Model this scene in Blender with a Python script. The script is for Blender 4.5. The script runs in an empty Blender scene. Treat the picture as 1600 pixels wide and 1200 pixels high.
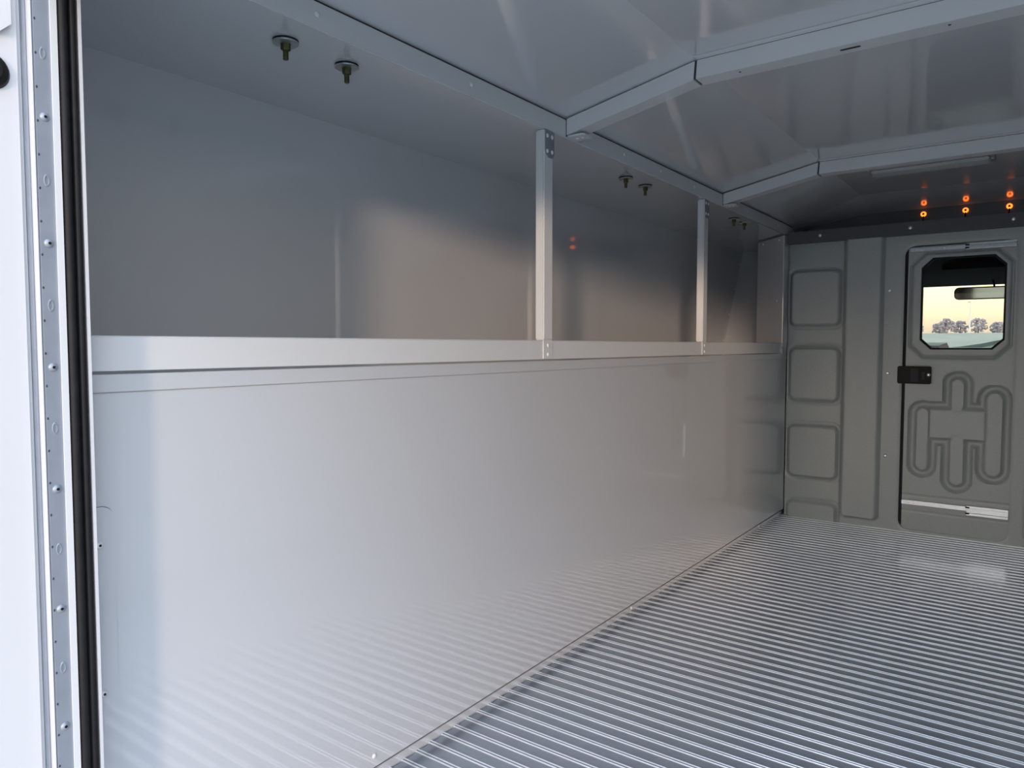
import bpy, bmesh, math, random
from mathutils import Vector, Matrix
random.seed(7)
S = bpy.context.scene
COL = S.collection

# ------------------------------------------------------------------ camera
cam_d = bpy.data.cameras.new('camera'); cam_d.sensor_width = 36; cam_d.sensor_fit = 'HORIZONTAL'
cam_d.lens = 36 * 1128 / 1600; cam_d.clip_start = 0.02; cam_d.clip_end = 2000
cam = bpy.data.objects.new('camera', cam_d); COL.objects.link(cam)
cam.location = (0, 0, 0.9)
cam.rotation_euler = (math.radians(90 - 3.0448), 0, math.radians(36.1756))
S.camera = cam

# ------------------------------------------------------------------ sky, sun, exposure
W = bpy.data.worlds.new('sky'); S.world = W; W.use_nodes = True
nt = W.node_tree; nt.nodes.clear()
o = nt.nodes.new('ShaderNodeOutputWorld'); bg = nt.nodes.new('ShaderNodeBackground')
tc = nt.nodes.new('ShaderNodeTexCoord'); sx = nt.nodes.new('ShaderNodeSeparateXYZ')
mr = nt.nodes.new('ShaderNodeMapRange'); mr.inputs[1].default_value = -0.2; mr.inputs[2].default_value = 1.0
cr = nt.nodes.new('ShaderNodeValToRGB')
nt.links.new(tc.outputs['Generated'], sx.inputs[0]); nt.links.new(sx.outputs[2], mr.inputs[0])
nt.links.new(mr.outputs[0], cr.inputs[0]); nt.links.new(cr.outputs[0], bg.inputs[0]); nt.links.new(bg.outputs[0], o.inputs[0])
def zpos(z): return (z + 0.2) / 1.2
stops = [(-0.2, (.16, .16, .165)), (-0.01, (.22, .21, .21)), (0.0, (.36, .29, .27)), (0.03, (.62, .49, .40)), (0.07, (1.0, .84, .60)),
         (0.20, (.98, .95, .93)), (0.42, (.74, .86, 1.03)), (1.0, (.53, .68, .98))]
el = cr.color_ramp.elements
while len(el) < len(stops): el.new(0.5)
for e, (z, c) in zip(el, stops): e.position = zpos(z); e.color = (*c, 1)
bg.inputs[1].default_value = 3.5

SUN_AZ, SUN_EL = 26.5, 4.1
sun_d = bpy.data.lights.new('evening_sun', 'SUN'); sun_d.energy = 1.6; sun_d.color = (1.0, .72, .52); sun_d.angle = math.radians(5)
sun = bpy.data.objects.new('evening_sun', sun_d); COL.objects.link(sun)
v = Vector((-math.sin(math.radians(SUN_AZ)), math.cos(math.radians(SUN_AZ)), -math.tan(math.radians(SUN_EL))))
sun.rotation_euler = v.to_track_quat('-Z', 'Y').to_euler(); sun.location = (6, -10, 3)

S.view_settings.view_transform = 'Standard'; S.view_settings.look = 'None'; S.view_settings.gamma = 1
S.view_settings.use_curve_mapping = False; S.view_settings.exposure = 0.12

# ------------------------------------------------------------------ materials
def mat(name, col, rough=.4, metal=0., spec=.5, noise=None, bump=None, emit=None, coat=0., rvar=None, civ=1.75):
    m = bpy.data.materials.new(name); m.use_nodes = True
    n = m.node_tree; b = n.nodes['Principled BSDF']
    b.inputs['Base Color'].default_value = (*col, 1); b.inputs['Roughness'].default_value = rough
    b.inputs['Metallic'].default_value = metal; b.inputs['Specular IOR Level'].default_value = spec
    b.inputs['Coat Weight'].default_value = coat; b.inputs['Coat Roughness'].default_value = .045; b.inputs['Coat IOR'].default_value = civ
    co = n.nodes.new('ShaderNodeTexCoord')
    if noise:
        sc, amt = noise
        t = n.nodes.new('ShaderNodeTexNoise'); t.inputs['Scale'].default_value = sc; t.inputs['Detail'].default_value = 3
        r = n.nodes.new('ShaderNodeValToRGB'); r.color_ramp.elements[0].position = .3; r.color_ramp.elements[1].position = .7
        r.color_ramp.elements[0].color = (*[c * (1 - amt) for c in col], 1); r.color_ramp.elements[1].color = (*[min(1, c * (1 + amt)) for c in col], 1)
        n.links.new(co.outputs['Object'], t.inputs['Vector']); n.links.new(t.outputs['Fac'], r.inputs[0]); n.links.new(r.outputs[0], b.inputs['Base Color'])
    if rvar:
        sc, amt = rvar
        t = n.nodes.new('ShaderNodeTexNoise'); t.inputs['Scale'].default_value = sc; t.inputs['Detail'].default_value = 4
        q = n.nodes.new('ShaderNodeMapRange'); q.inputs[3].default_value = rough - amt; q.inputs[4].default_value = rough + amt
        n.links.new(co.outputs['Object'], t.inputs['Vector']); n.links.new(t.outputs['Fac'], q.inputs[0]); n.links.new(q.outputs[0], b.inputs['Roughness'])
    if bump:
        sc, st, dist = bump
        t = n.nodes.new('ShaderNodeTexNoise'); t.inputs['Scale'].default_value = sc; t.inputs['Detail'].default_value = 2
        u = n.nodes.new('ShaderNodeBump'); u.inputs['Strength'].default_value = st; u.inputs['Distance'].default_value = dist
        n.links.new(co.outputs['Object'], t.inputs['Vector']); n.links.new(t.outputs['Fac'], u.inputs['Height']); n.links.new(u.outputs[0], b.inputs['Normal'])
    if emit:
        b.inputs['Emission Color'].default_value = (*emit[0], 1); b.inputs['Emission Strength'].default_value = emit[1]
    return m
M = {}
M['paint'] = mat('white_enamel_paint', (.58, .605, .64), .24, spec=.5, noise=(1.3, .015), coat=1., civ=1.95)
M['roof'] = mat('glossy_roof_paint', (.62, .645, .68), .16, spec=.6, coat=.8, noise=(.9, .015), bump=(1.6, .03, .005))
M['rail'] = mat('painted_aluminium_rail', (.66, .68, .70), .26, spec=.55, noise=(3, .01))
M['outer'] = mat('white_body_paint', (.62, .63, .66), .25, spec=.5, noise=(2, .01))
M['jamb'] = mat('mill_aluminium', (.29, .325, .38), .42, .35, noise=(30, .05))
M['plastic'] = mat('grey_moulded_plastic', (.455, .485, .475), .34, spec=.5, noise=(220, .06), bump=(600, .25, .001))
M['darkplastic'] = mat('dark_grey_trim', (.10, .105, .11), .45, spec=.4, noise=(40, .05))
M['plank'] = mat('anodised_aluminium_plank', (.40, .43, .47), .15, .30, noise=(18, .06), rvar=(25, .05))
M['rib'] = mat('bright_aluminium_rib', (.86, .88, .90), .30, .55, noise=(40, .04))
M['under'] = mat('underlay_and_gap_shade', (.035, .037, .04), .7, noise=(20, .1))  # floor underlay; its dark tone also stands in for shade inside gaps
M['rubber'] = mat('black_rubber', (.010, .010, .012), .6, spec=.25, noise=(60, .2))
M['black'] = mat('black_plastic', (.010, .010, .010), .5, spec=.2, noise=(50, .1))
M['zinc'] = mat('zinc_plated_steel', (.86, .87, .88), .28, .8, noise=(50, .05))
M['yzinc'] = mat('yellow_zinc_steel', (.075, .075, .03), .4, .5, noise=(90, .25))
M['steel'] = mat('dull_steel', (.45, .47, .48), .35, .8, noise=(80, .08))
M['rivet'] = mat('painted_rivet', (.74, .75, .77), .22, spec=.6, noise=(60, .03))
M['amber'] = mat('amber_marker_lens', (.9, .22, .04), .3, noise=(30, .05), emit=((1.0, .16, .02), 3.2))
M['fixture'] = mat('clear_dome_lens', (.55, .57, .58), .12, spec=.8, noise=(40, .05))
M['fascia'] = mat('dark_fascia', (.06, .065, .075), .35, spec=.5, noise=(12, .1))
M['cloth'] = mat('black_headliner', (.018, .018, .02), .8, noise=(80, .2))
M['dash'] = mat('dark_dashboard', (.03, .032, .038), .6, noise=(50, .2))
M['hood'] = mat('pale_green_grey_hood', (.20, .25, .235), .2, spec=.6, noise=(4, .05))
M['mirror'] = mat('mirror_glass', (.82, .78, .72), .08, 1.0, noise=(20, .05))
M['mirrorrim'] = mat('grey_mirror_rim', (.25, .24, .22), .4, noise=(20, .05))
M['asphalt'] = mat('grey_asphalt', (.16, .16, .165), .85, noise=(5, .2))
M['field'] = mat('pale_winter_field', (.30, .31, .27), .9, noise=(.2, .2))
M['tree'] = mat('hazy_bare_tree', (.40, .355, .41), .9, noise=(.8, .25))  # pale lilac carries the distance haze in the crown colour
M['trunk'] = mat('grey_bark', (.24, .20, .20), .9, noise=(2, .2))
M['pole'] = mat('white_pole', (.8, .8, .8), .5, noise=(2, .04))
def glass(name, tint, gloss):
    m = bpy.data.materials.new(name); m.use_nodes = True; n = m.node_tree; n.nodes.clear()
    o = n.nodes.new('ShaderNodeOutputMaterial'); mx = n.nodes.new('ShaderNodeMixShader'); t = n.nodes.new('ShaderNodeBsdfTransparent')
    g = n.nodes.new('ShaderNodeBsdfGlossy'); lw = n.nodes.new('ShaderNodeLayerWeight'); pw = n.nodes.new('ShaderNodeMath'); pw.operation = 'POWER'; pw.inputs[1].default_value = 5
    fr = n.nodes.new('ShaderNodeMapRange'); fr.inputs[3].default_value = .02; fr.inputs[4].default_value = .5
    n.links.new(lw.outputs['Facing'], pw.inputs[0]); n.links.new(pw.outputs[0], fr.inputs[0])
    t.inputs[0].default_value = (*tint, 1); g.inputs['Roughness'].default_value = .02; g.inputs[0].default_value = (gloss, gloss, gloss, 1)
    n.links.new(fr.outputs[0], mx.inputs[0]); n.links.new(t.outputs[0], mx.inputs[1]); n.links.new(g.outputs[0], mx.inputs[2]); n.links.new(mx.outputs[0], o.inputs[0])
    return m
M['glass'] = glass('tinted_glass', (.80, .81, .77), .35)
M['windshield'] = glass('windshield_glass', (.88, .89, .85), .35)

# ------------------------------------------------------------------ mesh helpers
def link(name, me, material, parent=None):
    ob = bpy.data.objects.new(name, me); COL.objects.link(ob)
    if material and not me.materials: me.materials.append(M[material])
    if parent: ob.parent = parent
    return ob
def tag(ob, label=None, cat=None, group=None, kind=None):
    if label: ob['label'] = label
    if cat: ob['category'] = cat
    if group: ob['group'] = group
    if kind: ob['kind'] = kind
    return ob
def empty(name, loc=(0, 0, 0)):
    ob = bpy.data.objects.new(name, None); ob.empty_display_size = .05; COL.objects.link(ob); ob.location = loc
    return ob
def finish(bm, name, material, parent=None, smooth=False, bevel=0, seg=2, off=(0, 0, 0)):
    bmesh.ops.remove_doubles(bm, verts=bm.verts, dist=1e-6)
    if bevel: bmesh.ops.bevel(bm, geom=list(bm.edges), offset=bevel, segments=seg, affect='EDGES', clamp_overlap=True)
    bmesh.ops.recalc_face_normals(bm, faces=bm.faces)
    if off != (0, 0, 0): bmesh.ops.translate(bm, verts=bm.verts, vec=Vector(off))
    me = bpy.data.meshes.new(name); bm.to_mesh(me); bm.free()
    if smooth:
        for p in me.polygons: p.use_smooth = True
        try: me.set_sharp_from_angle(angle=math.radians(35))
        except Exception: pass
    return link(name, me, material, parent)
def box_into(bm, x0, x1, y0, y1, z0, z1):
    vs = [bm.verts.new((x, y, z)) for x in (x0, x1) for y in (y0, y1) for z in (z0, z1)]
    for f in ((0, 1, 3, 2), (4, 6, 7, 5), (0, 4, 5, 1), (2, 3, 7, 6), (0, 2, 6, 4), (1, 5, 7, 3)): bm.faces.new([vs[i] for i in f])
def box(name, x0, x1, y0, y1, z0, z1, material, parent=None, bevel=0, off=(0, 0, 0)):
    bm = bmesh.new(); box_into(bm, x0, x1, y0, y1, z0, z1)
    return finish(bm, name, material, parent, smooth=bool(bevel), bevel=bevel, off=off)
def prism(name, pts, axis, a0, a1, material, parent=None, bevel=0, smooth=False, off=(0, 0, 0)):
    # pts are 2D in the two remaining axes (in xyz order), extruded along axis from a0 to a1
    bm = bmesh.new()
    def P(p, a):
        q = list(p); q.insert(axis, a); return bm.verts.new(q)
    A = [P(p, a0) for p in pts]; B = [P(p, a1) for p in pts]
    bm.faces.new(A); bm.faces.new(B[::-1])
    n = len(pts)
    for i in range(n): bm.faces.new((A[i], A[(i + 1) % n], B[(i + 1) % n], B[i]))
    return finish(bm, name, material, parent, smooth=smooth or bool(bevel), bevel=bevel, off=off)
def loft(name, sections, material, parent=None, smooth=False, caps=True):
    # closed 3D loops joined in order
    bm = bmesh.new(); R = [[bm.verts.new(p) for p in s] for s in sections]; n = len(sections[0])
    for a, b in zip(R, R[1:]):
        for i in range(n): bm.faces.new((a[i], a[(i + 1) % n], b[(i + 1) % n], b[i]))
    if caps: bm.faces.new(R[0]); bm.faces.new(R[-1][::-1])
    return finish(bm, name, material, parent, smooth=smooth)
def lathe_mesh(name, prof, seg=20, axis='z'):
    bm = bmesh.new(); R = []
    for r, h in prof:
        if r < 1e-6: R.append([bm.verts.new((0, 0, h))])
        else: R.append([bm.verts.new((r * math.cos(2 * math.pi * i / seg), r * math.sin(2 * math.pi * i / seg), h)) for i in range(seg)])
    for a, b in zip(R, R[1:]):
        for i in range(seg):
            j = (i + 1) % seg
            if len(a) == 1 and len(b) == 1: continue
            if len(a) == 1: bm.faces.new((a[0], b[i], b[j]))
            elif len(b) == 1: bm.faces.new((a[i], a[j], b[0]))
            else: bm.faces.new((a[i], a[j], b[j], b[i]))
    bmesh.ops.recalc_face_normals(bm, faces=bm.faces)
    rot = {'z': Matrix.Identity(4), 'x': Matrix.Rotation(math.pi / 2, 4, 'Y'), '-y': Matrix.Rotation(math.pi / 2, 4, 'X')}[axis]
    bm.transform(rot)
    me = bpy.data.meshes.new(name); bm.to_mesh(me); bm.free()
    for p in me.polygons: p.use_smooth = True
    try: me.set_sharp_from_angle(angle=math.radians(35))
    except Exception: pass
    return me
def inst(name, me, loc, material, parent=None):
    ob = link(name, me, material, parent); ob.location = loc
    return ob
def quad_sheet(name, rows, material, parent=None, thick=.002, up=True, smooth=False):
    # rows of points -> sheet with real thickness (extruded along +z or given vector)
    bm = bmesh.new(); V = [[bm.verts.new(p) for p in r] for r in rows]
    fs = []
    for a, b in zip(V, V[1:]):
        for i in range(len(a) - 1): fs.append(bm.faces.new((a[i], a[i + 1], b[i + 1], b[i])))
    ex = bmesh.ops.extrude_face_region(bm, geom=fs)
    vec = up if isinstance(up, Vector) else Vector((0, 0, thick))
    bmesh.ops.translate(bm, verts=[g for g in ex['geom'] if isinstance(g, bmesh.types.BMVert)], vec=vec)
    return finish(bm, name, material, parent, smooth=smooth)

# dimensions (metres): y runs forward from the rear opening, z = 0 is the cargo floor
XC = -0.31                      # centre line of the body
XW, XO = -1.083, -1.495         # lower side panel, outer side wall
def mx(x): return 2 * XC - x    # mirror about the centre line
YR, YF = 0.445, 3.91            # rear opening, bulkhead
ZS = 1.472                      # soffit
ZE, ZK, XK = 1.527, 1.600, -0.700   # roof edge height, crown height, knee

rv_x = lathe_mesh('rivet_head', [(0, .003), (.003, .0027), (.0052, .0012), (.0058, 0), (.0058, -.004), (0, -.004)], 14, 'x')
sc_y = lathe_mesh('screw_head', [(0, .0035), (.004, .0033), (.0075, .0015), (.0085, 0), (.0085, -.004), (0, -.004)], 14, '-y')
hole_x = lathe_mesh('rivet_bore', [(0, .0036), (.0018, .0036), (.0018, .002), (0, .002)], 10, 'x')

# ------------------------------------------------------------------ floor
floor = box('floor', -1.094, mx(-1.094), 0.36, 3.96, -.05, -.008, 'under'); tag(floor, 'ribbed aluminium cargo floor of cross planks', kind='structure')
PITCH = .0432; Y0 = 1.087
pl_me = None; rib_me = None
k0 = math.ceil((0.45 - Y0) / PITCH); k1 = math.floor((3.90 - Y0) / PITCH)
XA, XB = -1.0885, mx(-1.0885)
for k in range(k0, k1 + 1):
    y = Y0 + k * PITCH
    if rib_me is None:
        p = prism('plank', [(.0116, -.008), (.0116, -.0002), (.0122, 0), (.0420, 0), (.0427, -.0002), (.0427, -.008)], 0, XA, XB, 'plank')
        pl_me = p.data; COL.objects.unlink(p); bpy.data.objects.remove(p)
        prof = [(0, -.008), (0, .0010), (.0006, .0018), (.0024, .0018), (.0030, .0010), (.0032, .0003), (.0082, .0003), (.0084, .0010), (.0090, .0018), (.0108, .0018), (.0114, .0010), (.0114, -.008)]
        p = prism('rib', prof, 0, -1.0935, mx(-1.0935), 'rib')
        p.data.materials.append(M['plank'])
        for q in p.data.polygons:
            if abs(q.center.z - .0003) < .0002 and q.normal.z > .9: q.material_index = 1
        rib_me = p.data; COL.objects.unlink(p); bpy.data.objects.remove(p)
    inst('rib', rib_me, (0, y, 0), 'rib', floor)
    if k < k1: inst('plank', pl_me, (0, y, 0), 'plank', floor)
box('floor_end_strip', -1.094, mx(-1.094), Y0 + k1 * PITCH + .0125, 3.95, -.008, .0015, 'rib', floor)
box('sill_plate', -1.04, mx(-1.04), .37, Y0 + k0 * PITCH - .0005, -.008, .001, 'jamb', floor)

# ------------------------------------------------------------------ side walls
def side(s):
    X = (lambda x: x) if s < 0 else mx
    nm = 'left' if s < 0 else 'right'
    lo = lambda a, b: (min(X(a), X(b)), max(X(a), X(b)))
    w = box('wall_' + nm, *lo(XW - .014, XW), .452, YF + .026, .030, .832, 'paint', bevel=.0012)
    tag(w, 'smooth white painted lower side panel of the cargo box', kind='structure')
    box('top_flange', *lo(XW - .012, XW + .0025), .452, YF + .026, .8325, .8585, 'paint', w, bevel=.001)
    b = box('baseboard_' + nm, *lo(-1.110, -1.0925), .452, YF + .026, -.008, .0195, 'paint', bevel=.001); box('recess', *lo(-1.112, -1.102), .452, YF + .026, .0196, .04, 'under', b); tag(b, 'painted base strip between side panel and floor', kind='structure')  # dark backing strip paints the shade line under the side panel
    u = box('wall_%s_upper' % nm, *lo(XO - .02, XO), .42, 4.52, .84, ZS + .01, 'paint'); tag(u, 'recessed outer body side wall above the shelf', kind='structure')
    d = box('trim_shelf_' + nm, *lo(XO, -1.095), .452, 4.20, .845, .856, 'paint'); tag(d, 'shelf deck behind the side rail', kind='structure')
    return w
wl = side(-1); wr = side(1)
# end bracket on the lower left panel beside the jamb
R = .018
pts = [(.446, .02), (.4955, .02)] + [(.4955 - R + R * math.cos(a), .668 - R + R * math.sin(a)) for a in [math.pi / 2 * i / 8 for i in range(9)]] + [(.446, .668)]
prism('bracket_shadow_line', [(y + (.0012 if y > .46 else 0), z + (.0012 if z > .6 else 0)) for y, z in pts], 0, XW, XW + .0008, 'darkplastic', wl)  # dark sliver that draws the bracket's edge shadow as solid colour
eb = prism('end_bracket', pts, 0, XW, XW + .003, 'paint', wl, bevel=.0008)
for z in (.614, .396, .16): 
    r_ = inst('rivet', rv_x, (XW + .003, .475, z), 'rivet', eb); inst('rivet_bore', hole_x, (XW + .003, .475, z), 'black', eb)
inst('screw', rv_x, (XW, 1.0, .055), 'rivet', wl)
for y, z in ((2.18, .012), (3.55, .013)): inst('screw', rv_x, (-1.0925, y, z), 'black', bpy.data.objects['baseboard_left'])

# ------------------------------------------------------------------ roof
ceil = quad_sheet('ceiling', [[(XK, .40, ZK), (mx(XK), .40, ZK)], [(XK, 3.71, ZK), (mx(XK), 3.71, ZK)]], 'roof', thick=.03)
tag(ceil, 'glossy white roof skin over the cargo box', kind='structure')
def roof_side(s):
    X = (lambda x: x) if s < 0 else mx
    quad_sheet('roof_slope', [[(X(-1.09), .40, ZE - .002), (X(XK), .40, ZK)], [(X(-1.09), 4.0, ZE - .002), (X(XK), 3.71, ZK)]], 'roof', ceil, thick=.03)
    quad_sheet('soffit', [[(X(XO - .02), .40, ZS), (X(-1.079), .40, ZS)], [(X(XO - .02), 4.56, ZS), (X(-1.079), 4.56, ZS)]], 'paint', ceil, thick=.02)
roof_side(-1); roof_side(1)
# front hip of the roof, running down to the fascia
back = []; front = []
US = [-.78, -.68, -.58, -.48, -.39, -.25, -.12, 0, .12, .25, .39, .48, .58, .68, .78]
for uu in US:
    x = XC + uu; u = abs(uu)
    if u <= .3901: back.append((x, 3.71, ZK))
    else:
        q = (u - .39) / .39; back.append((x, 3.71 + .29 * q, ZK - (ZK - ZE + .002) * q))
    zf = 1.574 if u < .42 else 1.574 - .062 * ((u - .42) / .36) ** 1.3
    front.append((x, 4.10, zf))
quad_sheet('front_slope', [back, [tuple((Vector(a) + Vector(b)) / 2) for a, b in zip(back, front)], front], 'roof', ceil, thick=.03)
fa = quad_sheet('trim_fascia', [[(p[0], 4.101, p[2] + .02) for p in front], [(p[0], 4.101, 1.34) for p in front]], 'fascia', up=Vector((0, .01, 0)))
tag(fa, 'dark front fascia above the bulkhead', kind='structure')

# outer body shell that closes the box off from the daylight
sh = empty('wall_outer_shell', (XC, 2.4, -.1)); tag(sh, 'outer skin of the truck body', kind='structure')
off = (-XC, -2.4, .1)
box('roof_skin', XO - .02, mx(XO - .02), .40, 4.6, 1.66, 1.68, 'outer', sh, off=off)
for X in ((lambda x: x), mx):
    a, b = sorted((X(XO - .03), X(XO - .0205))); box('side_skin', a, b, .40, 4.6, -.35, 1.68, 'outer', sh, off=off)
    a, b = sorted((X(XO - .0205), X(-1.021))); box('front_skin', a, b, 4.57, 4.59, -.35, 1.68, 'outer', sh, off=off)
    a, b = sorted((X(XO - .02), X(-1.0))); box('lower_skin', a, b, .45, 4.57, -.36, -.34, 'outer', sh, off=off)
box('under_skin', -1.12, mx(-1.12), .45, 4.57, -.36, -.34, 'under', sh, off=off)
# roof side rail (left one in view, right one mirrored)
def roof_rail(s):
    X = (lambda x: x) if s < 0 else mx
    a, b = sorted((X(-1.079), X(-1.0755))); nm = 'roof_rail'
    t = empty('trim_roof_rail_' + ('left' if s < 0 else 'right'), (X(-1.0755), 2.2, ZS)); tag(t, 'white painted roof side rail running along the roof edge', kind='structure')
    off = (-X(-1.0755), -2.2, -ZS)
    box('rail_face', a, b, .46, 3.985, ZS + .001, 1.5205, 'rail', t, off=off)
    c, d = sorted((X(-1.092), X(-1.0795)))
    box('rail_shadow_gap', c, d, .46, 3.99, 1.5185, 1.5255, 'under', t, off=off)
    if s < 0:
        for y, z in ((.874, 1.499), (1.313, 1.500), (2.07, 1.500), (2.341, 1.500), (2.64, 1.499), (3.25, 1.499), (3.72, 1.499)):
            inst('rivet', rv_x, (0, y - 2.2, z - ZS), 'rivet', t)
roof_rail(-1); roof_rail(1)

# gusset plate below the soffit, in front of the corner column
prism('soffit_gusset', [(-1.079, 3.10), (-1.262, 4.00), (-1.17, 3.905), (-1.079, 3.815)], 2, ZS - .004, ZS - .0005, 'paint', ceil)

# ------------------------------------------------------------------ roof bows
def bow(y, label, slot):
    t = empty('roof_bow', (XC, y, ZK)); tag(t, label, 'roof bow', 'roof bows')
    off = (-XC, -y, -ZK); D = .052
    zb = 1.5525
    def seg(name, pts): return prism(name, pts, 1, y, y + D, 'rail', t, off=off)
    g = .0016
    for X, sg in ((lambda x: x, -1), (mx, 1)):
        pts = [(X(-1.0735), 1.4800), (X(XK - .007 - g), zb - .0015), (X(XK - .004 - g), 1.5960), (X(-1.0735), 1.5235)]
        seg('side_segment', pts)
        # hanging clip plate at the end of the bow
        prism('corner_clip', [(X(-1.0745), y + .004), (X(-1.030), y + .004), (X(-1.022), y + .012), (X(-1.022), y + .046), (X(-1.030), y + .054), (X(-1.0745), y + .054)], 2, 1.4745, 1.4795, 'rail', t, off=off)
        for q in (-1.056, -1.040): inst('rivet', lathe_cl, (X(q) - XC, .03, 1.4745 - ZK), 'rivet', t)
        a, b = sorted((X(-1.0752), X(-1.0737)))
        box('end_gap', a, b, y - .0005, y + D, 1.476, 1.5225, 'under', t, off=off)
        a, b = sorted((X(XK - .010), X(XK - .001)))
        box('knee_gap', a, b, y + .001, y + D - .001, zb + .002, 1.595, 'under', t, off=off)
    seg('crossbar', [(XK - .004 + g, zb), (mx(XK - .004 + g), zb), (mx(XK - .001 + g), 1.5965), (XK - .001 + g, 1.5965)])
    box('top_gap', XK, mx(XK), y + .002, y + D - .002, 1.5965, 1.5995, 'under', t, off=off)
    prism('flange', [(XK, y - .022), (mx(XK), y - .022), (mx(XK), y), (XK, y)], 2, 1.5975, 1.5995, 'rail', t, off=off)
    if slot:
        w, r = .017, .0042
        pts = [(XC - .048 + sx_ * w + r * math.cos(a), y + .026 + r * math.sin(a)) for sx_, base in ((1, -math.pi / 2), (-1, math.pi / 2)) for a in [base + math.pi * i / 8 for i in range(9)]]
        prism('slot', pts, 2, zb - .0004, zb + .002, 'black', t, off=off)
        for q in (-.60, -.17): inst('hole', hole_dn, (q - XC, .02, zb - ZK), 'black', t)
lathe_cl = lathe_mesh('clip_rivet', [(0, -.003), (.003, -.0025), (.0045, 0), (.0045, .002), (0, .002)], 12)
hole_dn = lathe_mesh('small_hole', [(0, -.0004), (.003, -.0004), (.003, .002), (0, .002)], 12)
bow(1.723, 'nearer white roof bow with a dark slot in its underside', True)
bow(2.940, 'farther white roof bow just behind the ceiling light', False)

# ------------------------------------------------------------------ shelf rail and posts
sr = empty('shelf_rail', (-1.078, 2.1, .864)); tag(sr, 'long white rail along the top of the left side panel', 'rail')
off = (1.078, -2.1, -.864)
prof = [(-1.078, .8635), (-1.0775, .911), (-1.079, .9135), (-1.0815, .9145), (-1.112, .9145), (-1.112, .911), (-1.083, .911), (-1.083, .8675), (-1.100, .8675), (-1.100, .8635)]
prism('rail_face', prof, 1, .452, 3.83, 'rail', sr, off=off)
box('end_clip', -1.0779, -1.0755, 3.805, 3.832, .866, .913, 'rail', sr, off=off)
for z in (.878, .9): inst('rivet', rv_x, (.0025, 3.818 - 2.1, z - .864), 'rivet', sr)
def post(y, label):
    t = empty('support_post', (-1.078, y, .864)); tag(t, label, 'post', 'posts above the left shelf rail')
    off = (1.078, -y, -.864); w = .0445
    def B(name, *a, bevel=0): return box(name, *a, 'rail', t, bevel=bevel, off=off)
    B('post_body', -1.102, -1.0745, y, y + w, .9150, ZS - .001, bevel=.003)
    fp = B('foot_plate', -1.0772, -1.0742, y, y + w, .8650, .9149, bevel=.0008)
    R = .012
    pts = [(y + .004, ZS - .002), (y + w + .002, ZS - .002), (y + w + .002, ZS - .062), (y + w - .006, ZS - .072), (y + .022, ZS - .072), (y + .010, ZS - .066), (y + .004, ZS - .056)]
    pp = prism('head_plate', pts, 0, -1.0748, -1.0722, 'jamb', t, off=off)
    for dy in (.013, .036):
        for dz in (.016, .056): inst('rivet', rv_x, (.0058, dy, ZS - dz - .864), 'rivet', pp)
    for z in (.8765, .9005): inst('rivet', rv_x, (.0038, .022, z - .864), 'rivet', fp)
post(1.6125, 'tall white post near the first roof bow, nearest the camera')
post(2.7385, 'white post nearer the front corner, beside the farther roof bow')

# ------------------------------------------------------------------ front corner of the left shelf recess
def corner(s):
    X = (lambda x: x) if s < 0 else mx
    nm = 'left' if s < 0 else 'right'
    col = prism('trim_corner_column_' + nm, [(X(-1.076), 3.822), (X(-1.264), 4.010), (X(-1.266), 4.013), (X(-1.266), 4.05), (X(-1.262), 4.05), (X(-1.262), 4.014), (X(-1.0745), 3.8265), (X(-1.0745), 3.905), (X(-1.0725), 3.905), (X(-1.0725), 3.822)], 2, .857, ZS - .011, 'paint')
    tag(col, 'angled white corner column beside the bulkhead', kind='structure')
    n = Vector((.707 * (1 if s < 0 else -1), -.707, 0))
    if s < 0:
        for (x, y, z, m) in ((-1.105, 3.851, 1.445, 'jamb'), (-1.222, 3.968, 1.445, 'jamb'), (-1.112, 3.858, 1.132, 'black')):
            q = inst('screw', rv_x, (x, y, z), m, col); q.rotation_euler = (0, 0, math.radians(-45))
    cl = quad_sheet('wall_closure_' + nm, [[(X(XO), 4.11, .857), (X(-1.05), 4.11, .857)], [(X(XO), 4.455, ZS), (X(-1.05), 4.455, ZS)]], 'paint', up=Vector((0, .01, 0)))
    tag(cl, 'forward leaning panel closing the front of the side recess', kind='structure')
    if s < 0:
        for i in range(4):
            t_ = .12 + .25 * i; inst('rivet', rv_x, (XO, 4.10 + .345 * t_ - .006, .857 + (ZS - .857) * t_), 'rivet', cl)
corner(-1); corner(1)

# ------------------------------------------------------------------ moulded bulkhead and sliding door
def sd_rr(x, z, x0, x1, z0, z1, r):
    cx, cz = (x0 + x1) / 2, (z0 + z1) / 2
    qx, qz = abs(x - cx) - (x1 - x0) / 2 + r, abs(z - cz) - (z1 - z0) / 2 + r
    return math.hypot(max(qx, 0), max(qz, 0)) + min(max(qx, qz), 0) - r
def sd_oct(x, z, x0, x1, z0, z1, c):
    cx, cz = (x0 + x1) / 2, (z0 + z1) / 2
    ax, az = abs(x - cx), abs(z - cz); hx, hz = (x1 - x0) / 2, (z1 - z0) / 2
    return max(ax - hx, az - hz, (ax + az - (hx + hz - c)) * .7071)
def ss(a, b, v):
    t = max(0, min(1, (v - a) / (b - a))); return t * t * (3 - 2 * t)
PADS = [(-1.066, -.818, 1.000, 1.288), (-1.066, -.818, .612, .893), (-1.066, -.816, .212, .488), (-1.066, -.816, -.20, .088)]
PADS += [(mx(b), mx(a), c, d) for a, b, c, d in PADS]
def dents(x): return 0
OPEN = (-.535, -.0925, .012, 1.372, .045)
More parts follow.
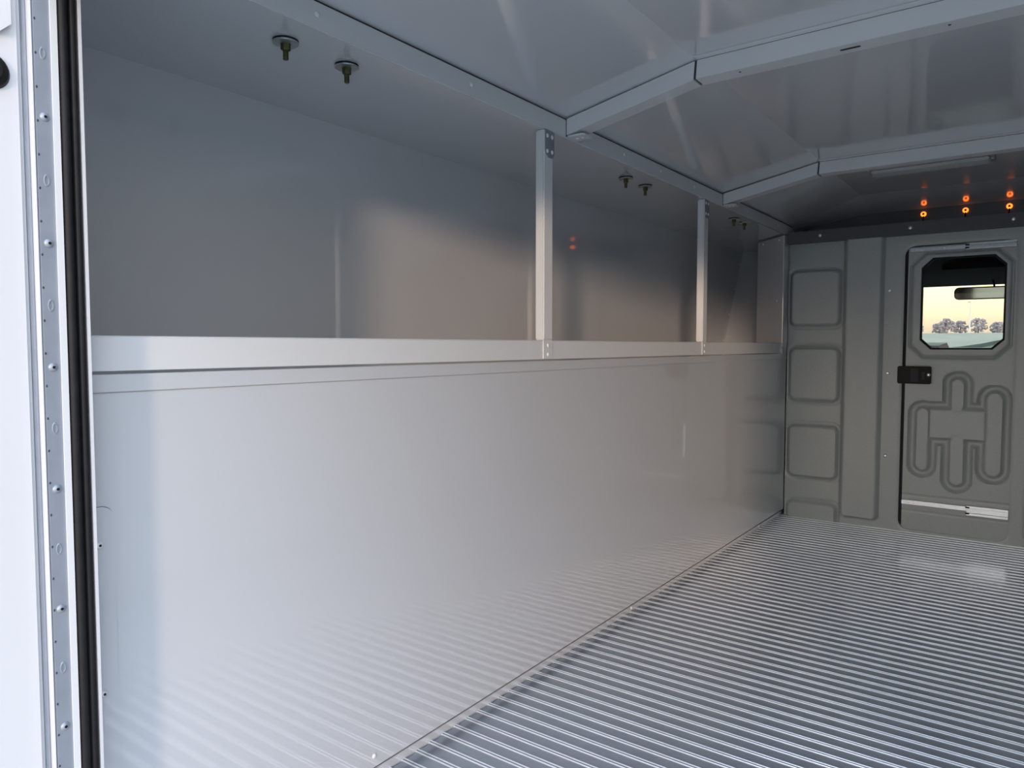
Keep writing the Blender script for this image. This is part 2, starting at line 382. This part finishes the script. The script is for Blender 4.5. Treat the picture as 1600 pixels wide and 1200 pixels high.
def h_bulk(x, z):
    h = 0
    for p in PADS:
        s = sd_rr(x, z, *p, .036)
        h += .024 * (1 - ss(-.014, .003, s)); h -= .006 * (1 - ss(.0, .010, abs(s - .010)))
    for (a, b) in ((-.787, -.630), (-.030, .125)):
        s = sd_rr(x, z, a, b, .045, 1.9, .018)
        h += .036 * (1 - ss(-.004, .010, s))
    s = sd_rr(x, z, *OPEN)
    h -= .004 * (1 - ss(.0, .010, abs(s)))
    # the pad columns sit a little behind the rest of the moulding
    for (a, b) in ((-1.2, -.800), (mx(-.800), .7)):
        s = max(a - x, x - b); h -= .030 * (1 - ss(-.012, .0, s))
    return h
def emboss(name, x0, x1, z0, z1, res, ybase, hfun, hole, material, parent=None, split=None, ret=.02):
    nx = round((x1 - x0) / res); nz = round((z1 - z0) / res)
    V = []; 
    def proj(x, z):
        for _ in range(3):
            d = hole(x, z); e = 1e-4
            gx = (hole(x + e, z) - hole(x - e, z)) / (2 * e); gz = (hole(x, z + e) - hole(x, z - e)) / (2 * e); g = math.hypot(gx, gz) or 1
            x -= d * gx / g; z -= d * gz / g
        return x, z
    xs = [x0 + (x1 - x0) * i / nx for i in range(nx + 1)]; zs = [z0 + (z1 - z0) * j / nz for j in range(nz + 1)]
    keep = [[hole(xs[i] + res / 2, zs[j] + res / 2) > 0 if hole else True for j in range(nz)] for i in range(nx)]
    idx = {}; verts = []
    def vid(i, j):
        if (i, j) not in idx:
            x, z = xs[i], zs[j]
            if hole:
                nb = [keep[a][b] for a in (i - 1, i) for b in (j - 1, j) if 0 <= a < nx and 0 <= b < nz]
                if not all(nb) and any(nb): x, z = proj(x, z)
            idx[(i, j)] = len(verts); verts.append((x, ybase - hfun(x, z), z))
        return idx[(i, j)]
    faces = []; owner = []
    for i in range(nx):
        for j in range(nz):
            if keep[i][j]:
                faces.append((vid(i, j), vid(i + 1, j), vid(i + 1, j + 1), vid(i, j + 1)))
                owner.append(split(xs[i] + res / 2, zs[j] + res / 2) if split else -1)
    # return lip around the hole
    if hole and ret:
        edge = {}
        for f in faces:
            for a, b in zip(f, f[1:] + f[:1]): edge[(a, b)] = True
        back = {}
        for (a, b) in list(edge):
            if (b, a) not in edge:
                xa, _, za = verts[a]; xb, _, zb_ = verts[b]
                if abs(hole(xa, za)) < .004 and abs(hole(xb, zb_)) < .004:
                    for q in (a, b):
                        if q not in back: back[q] = len(verts); verts.append((verts[q][0], ybase + ret, verts[q][2]))
                    faces.append((b, a, back[a], back[b])); owner.append(-1)
    obs = {}
    for k in sorted(set(owner)):
        mp = {}; vv = []; ff = []
        for f, w in zip(faces, owner):
            if w != k: continue
            g = []
            for q in f:
                if q not in mp: mp[q] = len(vv); vv.append(verts[q])
                g.append(mp[q])
            ff.append(g)
        me = bpy.data.meshes.new(name if k < 0 else 'raised_panel'); me.from_pydata(vv, [], ff)
        for p in me.polygons: p.use_smooth = True
        me.set_sharp_from_angle(angle=math.radians(50))
        me.materials.append(M[material]); obs[k] = me
    main = link(name, obs[-1], None, parent)
    for k, me in obs.items():
        if k >= 0: link('raised_panel', me, None, main)
    return main
def pad_id(x, z):
    for i, p in enumerate(PADS):
        if sd_rr(x, z, *p, .036) < -.0005: return i
    return -1
bulk = emboss('wall_front', -1.080, mx(-1.080), 0.002, 1.45, .006, YF, h_bulk, lambda x, z: sd_rr(x, z, *OPEN), 'plastic', None, pad_id, .018)
tag(bulk, 'grey moulded plastic bulkhead between cargo box and cab', kind='structure')
for z in (1.166, .766, .362):
    inst('screw', sc_y, (-.597, YF - .0005, z), 'zinc', bulk)
    inst('screw', sc_y, (mx(-.597), YF - .0365, z), 'zinc', bulk)
# header strip on the bulkhead
hs = box('trim_header', -1.070, mx(-1.070), 3.870, 3.905, 1.421, 1.481, 'darkplastic', bevel=.002); tag(hs, 'dark header strip across the top of the bulkhead', kind='structure')
for x in (-.912, -.512, -.113, .287): inst('screw', sc_y, (x, 3.870, 1.453), 'zinc', hs)
box('bulkhead_core', -1.07, mx(-1.07), 3.955, 3.96, 1.385, 1.452, 'under', bulk)

# the sliding door, set behind the opening
YD = YF + .016
ST = [(-.469, -.418, .306, .602), (-.190, -.130, .303, .685), (-.329, -.281, .585, .744), (-.327, -.273, .246, .48)]
RECT = (-.416, -.190, .460, .604)
def h_door(x, z):
    h = 0
    if .19 < z < .80:
        su = [sd_rr(x, z, a, b, c, d, (b - a) / 2 - .0005) for a, b, c, d in ST]
        sr_ = sd_rr(x, z, *RECT, .004)
        s = min(min(su), sr_ + .004)
        wd = .037
        if 0 < s < wd: h -= .026 * math.sin(math.pi * s / wd) ** .8
        for q in su:
            h -= .003 * (1 - ss(.0, .006, abs(q - .001))) * (1 if sr_ < 0.004 else 0)
    so = sd_oct(x, z, -.508, -.108, .844, 1.336, .058)
    h -= .012 * (1 - ss(.0, .009, abs(so)))
    h += .004 * (1 - ss(-.012, -.004, so))
    for zz in (.180, .105): h -= .0045 * (1 - ss(.0, .0055, abs(z - zz)))
    h -= .003 * (ss(.105, .11, z) * (1 - ss(.175, .18, z)))
    return h
WIN = (-.466, -.131, .881, 1.312, .045)
dr = emboss('door_1', -.522, -.050, .006, 1.368, .005, YD, h_door, lambda x, z: sd_oct(x, z, *WIN), 'plastic', None, None, .03)
tag(dr, 'grey moulded sliding door with octagonal window in the bulkhead', kind='structure')
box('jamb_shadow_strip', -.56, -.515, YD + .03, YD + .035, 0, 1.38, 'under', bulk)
# window gasket and pane
def octp(x0, x1, z0, z1, c): return [(x0 + c, z0), (x1 - c, z0), (x1, z0 + c), (x1, z1 - c), (x1 - c, z1), (x0 + c, z1), (x0, z1 - c), (x0, z0 + c)]
prism('pane', octp(-.470, -.127, .877, 1.316, .045), 1, YD + .022, YD + .026, 'glass', dr)
o1 = octp(-.4655, -.1315, .8815, 1.3115, .045); o2 = octp(-.458, -.139, .889, 1.304, .043)
loft('gasket', [[(x, y, z) for x, z in o] for o, y in ((o1, YD + .004), (o2, YD + .006), (o2, YD + .020), (o1, YD + .020))], 'rubber', dr, caps=False)
# latch
la = box('latch_plate', -.554, -.412, YD - .024, YD - .006, .718, .802, 'black', dr, bevel=.004)
box('latch_pocket', -.497, -.465, YD - .0246, YD - .0236, .728, .792, 'under', la, bevel=.0002)
box('latch_slot', -.450, -.438, YD - .0246, YD - .0236, .740, .776, 'under', la, bevel=.0002)
inst('screw', sc_y, (-.422, YD - .024, .762), 'zinc', la)
# slide rails
def slide(name, x0, xm, x1, za, zb, zc, zd, mt):
    t = box(name, x0, xm + .002, YD - .016, YD - .004, za, zb, mt, dr, bevel=.001)
    prof = [(YD - .003, zc), (YD - .021, zc), (YD - .021, zc + .010), (YD - .016, zc + .012), (YD - .016, zd - .012), (YD - .021, zd - .010), (YD - .021, zd), (YD - .003, zd)]
    prism('channel', prof, 0, xm, x1, mt, t)
    for zz in (zc + .005, zd - .010): box('bearing', xm - .004, xm + .012, YD - .0225, YD - .015, zz, zz + .006, 'black', t)
    for f in (.12, .2, .62): inst('hole', sc_y, (x0 + (xm - x0) * f, YD - .0155, (za + zb) / 2), 'black', t).scale = (.45, .45, .45)
slide('slide_rail', -.5215, -.254, -.0945, .136, .155, .117, .160, 'zinc')
slide('slide_rail', -.515, -.288, -.0985, 1.343, 1.361, 1.338, 1.367, 'steel')

# ------------------------------------------------------------------ rear frame, seal and open rear door
jb = empty('wall_rear', (-1.03, .42, 0)); tag(jb, 'rear body frame around the cargo opening', kind='structure')
off = (1.03, -.42, 0)
ZT = 1.3695
for X, nm in ((lambda x: x, 'l'), (mx, 'r')):
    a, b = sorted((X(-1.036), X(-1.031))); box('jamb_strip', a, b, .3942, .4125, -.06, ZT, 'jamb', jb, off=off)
    a, b = sorted((X(-1.036), X(-1.0285))); box('jamb_lip', a, b, .4127, .4205, -.06, ZT, 'rail', jb, off=off)
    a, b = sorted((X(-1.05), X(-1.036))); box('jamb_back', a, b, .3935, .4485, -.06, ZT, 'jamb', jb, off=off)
    a, b = sorted((X(-1.036), X(-1.028))); box('jamb_edge', a, b, .4458, .4495, -.06, ZT, 'outer', jb, off=off)
    a, b = sorted((X(XO - .02), X(-1.05))); box('corner_panel', a, b, .405, .4485, -.75, ZS + .06, 'outer', jb, off=off)
box('rear_header', -1.05, mx(-1.05), .395, .4485, 1.37, 1.66, 'outer', jb, off=off)
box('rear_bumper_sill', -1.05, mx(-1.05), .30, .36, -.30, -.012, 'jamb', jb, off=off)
rvj = rv_x.copy(); rvj.materials.clear()
slot_me = lathe_mesh('oval_slot', [(0, .0006), (.0035, .0006), (.0045, 0), (0, 0)], 14, 'x')
slot2 = lathe_mesh('slot_rim', [(.0026, .0), (.003, .0009), (.004, .0009), (.0045, 0)], 16, 'x')
for i in range(9):
    z = 1.19 - .159 * i
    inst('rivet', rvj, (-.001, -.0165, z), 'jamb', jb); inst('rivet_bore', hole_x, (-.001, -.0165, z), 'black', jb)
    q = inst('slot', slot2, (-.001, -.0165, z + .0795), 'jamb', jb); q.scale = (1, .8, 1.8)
for i in range(26): inst('pin_hole', slot_me, (-.001, -.0245, 1.31 - .042 * i), 'under', jb).scale = (1, .25, .4)
# rubber seal: two-bulb profile swept up the left side, across the header and down the right
def seal_profile():
    p = []
    for c, r, a0, a1 in (((.4278, .0), .0062, 190, -10), ((.4398, -.001), .0052, 170, -30)):
        for i in range(9): a = math.radians(a0 + (a1 - a0) * i / 8); p.append((c[0] + r * math.cos(a), c[1] + r * math.sin(a)))
    return [(.4212, -.0045)] + p + [(.4458, -.0045)]
sp = seal_profile()
path = [(-1.0315, 0, -.06), (-1.0315, 0, 1.3645), (mx(-1.0315), 0, 1.3645), (mx(-1.0315), 0, -.06)]
secs = []
for i, (x, _, z) in enumerate(path):
    s = 1 if i < 2 else -1
    secs.append([(x + s * d, y, z - (d if i in (1, 2) else 0)) for y, d in sp])
seal = loft('door_seal', [[(x + 1.03, y - .42, z) for x, y, z in q] for q in secs], 'rubber', jb, smooth=True); seal['label'] = 'black rubber weather seal around the rear opening'
# open left rear door: inner skin faces the opening, hinged at the jamb
d2 = empty('door_2', (-1.05, .385, -.06)); tag(d2, 'open white rear door beside the rear opening', kind='structure')
off = (1.05, -.385, .06)
box('door_skin', -1.098, -1.046, -.32, .3865, -.06, 1.41, 'outer', d2, bevel=.006, off=off)
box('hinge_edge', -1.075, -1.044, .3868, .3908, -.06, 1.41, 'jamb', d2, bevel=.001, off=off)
box('hinge_bead', -1.060, -1.0335, .3910, .3932, -.06, 1.41, 'outer', d2, bevel=.0008, off=off)
prism('latch_bracket', [(-.04, 1.42), (.371, 1.42), (.371, 1.297), (.359, 1.285), (-.04, 1.285)], 0, -1.046, -1.038, 'outer', d2, bevel=.0015, off=off)
inst('bumper', lathe_mesh('bumper', [(0, .010), (.012, .010), (.014, .006), (.020, .005), (.023, 0), (.023, -.003), (0, -.003)], 28, 'x'), (-1.046 + 1.05, .349 - .385, 1.236 + .06), 'black', d2)

# ------------------------------------------------------------------ hanging bolts
wash = lathe_mesh('washer', [(.006, -.0065), (.0235, -.0065), (.0245, -.0055), (.0245, -.004), (.006, -.004), (.006, -.0065)], 28)
gap_ring = lathe_mesh('gap_shade_ring', [(0, -.004), (.0238, -.004), (.0238, 0), (0, 0)], 28)
nut = lathe_mesh('nut', [(0, -.019), (.0080, -.019), (.0092, -.017), (.0092, -.0075), (.0105, -.0065), (0, -.0065)], 6)
shank = lathe_mesh('shank', [(0, -.036), (.0045, -.036), (.0052, -.0345), (.0052, -.018), (0, -.018)], 14)
BL = ['hanging bolt nearest the camera, left of the nearest pair', 'hanging bolt, right one of the nearest pair under the soffit',
      'hanging bolt just past the near post, left of the middle pair', 'hanging bolt in the middle pair, the right one between the posts',
      'small far hanging bolt beside the front corner, left of its pair', 'small far hanging bolt beside the front corner, right of its pair']
for (x, y), lb in zip([(-1.162, .869), (-1.162, 1.017), (-1.158, 2.241), (-1.160, 2.395), (-1.131, 3.239), (-1.127, 3.368)], BL):
    t = empty('hanging_bolt', (x, y, ZS)); tag(t, lb, 'bolt', 'bolts hanging from the soffit')
    inst('gasket', gap_ring, (0, 0, 0), 'rubber', t); inst('washer', wash, (0, 0, 0), 'steel', t); inst('nut', nut, (0, 0, 0), 'yzinc', t); inst('shank', shank, (0, 0, 0), 'yzinc', t)  # black ring under the soffit stands for the shaded gap above the washer

# ------------------------------------------------------------------ ceiling light
cl = empty('ceiling_light', (-.365, 3.165, ZK)); tag(cl, 'slim rectangular ceiling light behind the farther roof bow', 'light')
off = (.365, -3.165, -ZK)
hs_ = box('housing', -.575, -.155, 3.12, 3.27, ZK - .016, ZK - .0005, 'steel', cl, bevel=.003, off=off)
box('lens', -.560, -.170, 3.15, 3.235, ZK - .028, ZK - .0161, 'fixture', cl, bevel=.004, off=off)
for x in (-.566, -.164): inst('screw', lathe_cl, (x + .365, .03, -.016), 'under', hs_)

# ------------------------------------------------------------------ marker lamps on the fascia
lens_me = lathe_mesh('lens', [(.0055, .004), (.0105, .004), (.0120, .002), (.0125, -.004), (.0055, -.004), (.0055, .004)], 24, '-y')
plug_me = lathe_mesh('plug', [(0, .007), (.0045, .007), (.0052, .005), (.0052, -.004), (0, -.004)], 16, '-y')
for x, lb in ((-.486, 'glowing amber marker lamp, leftmost of three above the header strip'), (-.310, 'glowing amber marker lamp, middle of three above the header strip'), (-.137, 'glowing amber marker lamp, rightmost of three above the header strip')):
    t = empty('marker_lamp', (x, 4.096, 1.5465)); tag(t, lb, 'marker lamp', 'amber marker lamps')
    inst('lens', lens_me, (0, 0, 0), 'amber', t); inst('plug', plug_me, (0, 0, 0), 'black', t)
    c = bpy.data.curves.new('wire', 'CURVE'); c.dimensions = '3D'; c.bevel_depth = .003; c.bevel_resolution = 2
    s = c.splines.new('POLY'); s.points.add(3)
    for pnt, co in zip(s.points, ((0, .001, -.010), (.0005, -.003, -.0135), (-.003, -.006, -.05), (-.006, -.002, -.12))): pnt.co = (*co, 1)
    me = bpy.data.meshes.new_from_object(bpy.data.objects.new('tmp', c)); me.name = 'wire'
    link('wire', me, 'black', t)

# ------------------------------------------------------------------ cab seen through the door window
cab = empty('truck_cab', (XC, 5.0, -.1)); tag(cab, 'dark truck cab interior seen through the door window', 'truck cab')
off = (-XC, -5.0, .1)
prism('headliner', [(4.125, 1.45), (5.0, 1.42), (5.72, 1.300), (5.75, 1.33), (5.0, 1.50), (4.125, 1.52)], 0, -1.0, .38, 'cloth', cab, off=off)
prism('sun_visor', [(5.38, 1.385), (5.66, 1.325), (5.66, 1.312), (5.37, 1.370)], 0, -.95, -.585, 'cloth', cab, off=off)
prism('overhead_console', [(5.15, 1.40), (5.5, 1.335), (5.5, 1.325), (5.12, 1.36)], 0, -.50, -.12, 'cloth', cab, off=off)
for a, b in ((-1.02, -1.0), (.38, .40)): box('cab_side', a, b, 3.96, 5.75, -.1, 1.5, 'cloth', cab, off=off)
box('cab_floor', -1.0, .38, 3.96, 6.3, -.12, -.08, 'cloth', cab, off=off)
prism('dashboard', [(5.25, .30), (5.2, .70), (5.32, .82), (5.8, .875), (6.42, .885), (6.42, .3)], 0, -1.0, .38, 'dash', cab, off=off)
prism('instrument_hood', [(5.45, .83), (5.6, .90), (6.1, .922), (6.3, .88)], 0, -1.0, -.55, 'dash', cab, off=off)
for a, b in ((-1.02, -.95), (.33, .40)):
    prism('pillar', [(5.70, 1.33), (5.75, 1.33), (6.50, .87), (6.44, .87)], 0, a, b, 'cloth', cab, off=off)
prism('windshield', [(5.715, 1.325), (5.721, 1.328), (6.461, .878), (6.455, .875)], 0, -.95, .33, 'windshield', cab, off=off)
# bonnet with a raised centre
rows = []
for j in range(9):
    t = j / 8; row = []
    for i in range(17):
        u = -1 + 2 * i / 16; x = XC + .32 + u * 1.0
        z = .875 + .105 * math.exp(-(u / .34) ** 2 * .8) - .18 * max(0, abs(u) - .65) - .10 * t * t + .02 * t
        row.append((x, 6.50 + 1.1 * t, z))
    rows.append(row)
hd = quad_sheet('bonnet', [[(p[0] - XC, p[1] - 5.0, p[2] + .1) for p in r] for r in rows], 'hood', cab, up=Vector((0, 0, -.03)), smooth=True)
# rear-view mirror
rm = empty('rear_view_mirror', (-.30, 5.5, 1.235)); tag(rm, 'rear view mirror hanging behind the windshield', 'mirror')
def rr(x0, x1, z0, z1, r, n=5):
    p = []
    for cx, cz, a in ((x1 - r, z1 - r, 0), (x0 + r, z1 - r, 90), (x0 + r, z0 + r, 180), (x1 - r, z0 + r, 270)):
        for i in range(n + 1): t = math.radians(a + 90 * i / n); p.append((cx + r * math.cos(t), cz + r * math.sin(t)))
    return p
rm.rotation_euler.x = math.radians(2.2)
prism('mirror_shell', rr(-.162, .162, -.038, .038, .026), 1, -.004, .02, 'mirrorrim', rm, bevel=.002)
prism('mirror_face', rr(-.156, .156, -.032, .032, .022), 1, -.0065, -.0041, 'mirror', rm)
loft('mirror_stalk', [[(.06 + .006 * math.cos(a), .022 + .0, .0 + .006 * math.sin(a)) for a in (0, 1.57, 3.14, 4.71)], [(.04 + .006 * math.cos(a), .10, .085 + .006 * math.sin(a)) for a in (0, 1.57, 3.14, 4.71)]], 'black', rm)

# ------------------------------------------------------------------ outdoors
gr = []
ys = [-300, -60, -20, 0, 10, 20, 50, 80, 110, 135, 180, 300]
def gz(y): return -.75 if y < 20 else -.75 + 3.65 * min(1, (y - 20) / 115) + (max(0, y - 135) * .004)
g = quad_sheet('ground', [[(x, y, gz(y)) for x in (-300, -100, -20, 20, 100, 300)] for y in ys], 'field', up=Vector((0, 0, -.2)))
tag(g, 'paved yard and pale rising field around the truck', kind='structure')
def tree(x, y, h, w, label, seed):
    rnd = random.Random(seed); z0 = gz(y) - .02
    t = empty('bare_tree', (x, y, z0)); tag(t, label, 'tree', 'trees along the far field edge')
    loft('trunk', [[(r * math.cos(a), r * math.sin(a), z) for a in [i * 1.047 for i in range(6)]] for r, z in ((.16, 0), (.12, h * .35), (.05, h * .8))], 'trunk', t)
    bm = bmesh.new()
    for k in range(110):
        a = rnd.uniform(0, 6.28); rr_ = math.sqrt(rnd.random()) * w * .5; zz = rnd.uniform(.12, .95) * h
        lim = math.sqrt(max(.05, 1 - ((zz / h - .45) / .56) ** 2)); rr_ *= lim
        m_ = Matrix.Translation((rr_ * math.cos(a), rr_ * math.sin(a), zz)) @ Matrix.Rotation(rnd.uniform(0, 3), 4, 'Z') @ Matrix.Diagonal((rnd.uniform(.10, .26), rnd.uniform(.10, .26), rnd.uniform(.08, .30), 1))
        bmesh.ops.create_icosphere(bm, subdivisions=1, radius=1, matrix=m_)
    me = bpy.data.meshes.new('crown'); bm.to_mesh(me); bm.free(); link('crown', me, 'tree', t)
TR = [(-17.2, 140, 1.7, 2.2, 'low bare tree at the left edge of the distant treeline'), (-14.2, 145, 1.9, 2.6, 'rounded bare tree left in the distant treeline'),
      (-12.6, 139, 2.5, 2.4, 'tallest bare tree left of the far white pole'), (-10.9, 142, 2.1, 2.2, 'bare tree just left of the far white pole'),
      (-8.3, 140, 2.5, 2.8, 'broad bare tree just right of the far white pole'), (-5.9, 146, 1.9, 2.2, 'low bare tree right in the distant treeline'),
      (-4.0, 140, 2.3, 2.4, 'bare tree at the right edge of the distant treeline')]
for i, (x, y, h, w, lb) in enumerate(TR): tree(x, y, h, w, lb, i + 3)
pz = gz(138)
po = empty('light_pole', (-9.35, 138, pz)); tag(po, 'thin white pole standing in the far field', 'pole')
loft('shaft', [[(r * math.cos(a), r * math.sin(a), z) for a in [i * .785 for i in range(8)]] for r, z in ((.12, 0), (.10, 2.4), (.05, 5.0))], 'pole', po)
box('pole_head', -.35, .05, -.08, .08, 4.95, 5.05, 'trunk', po)
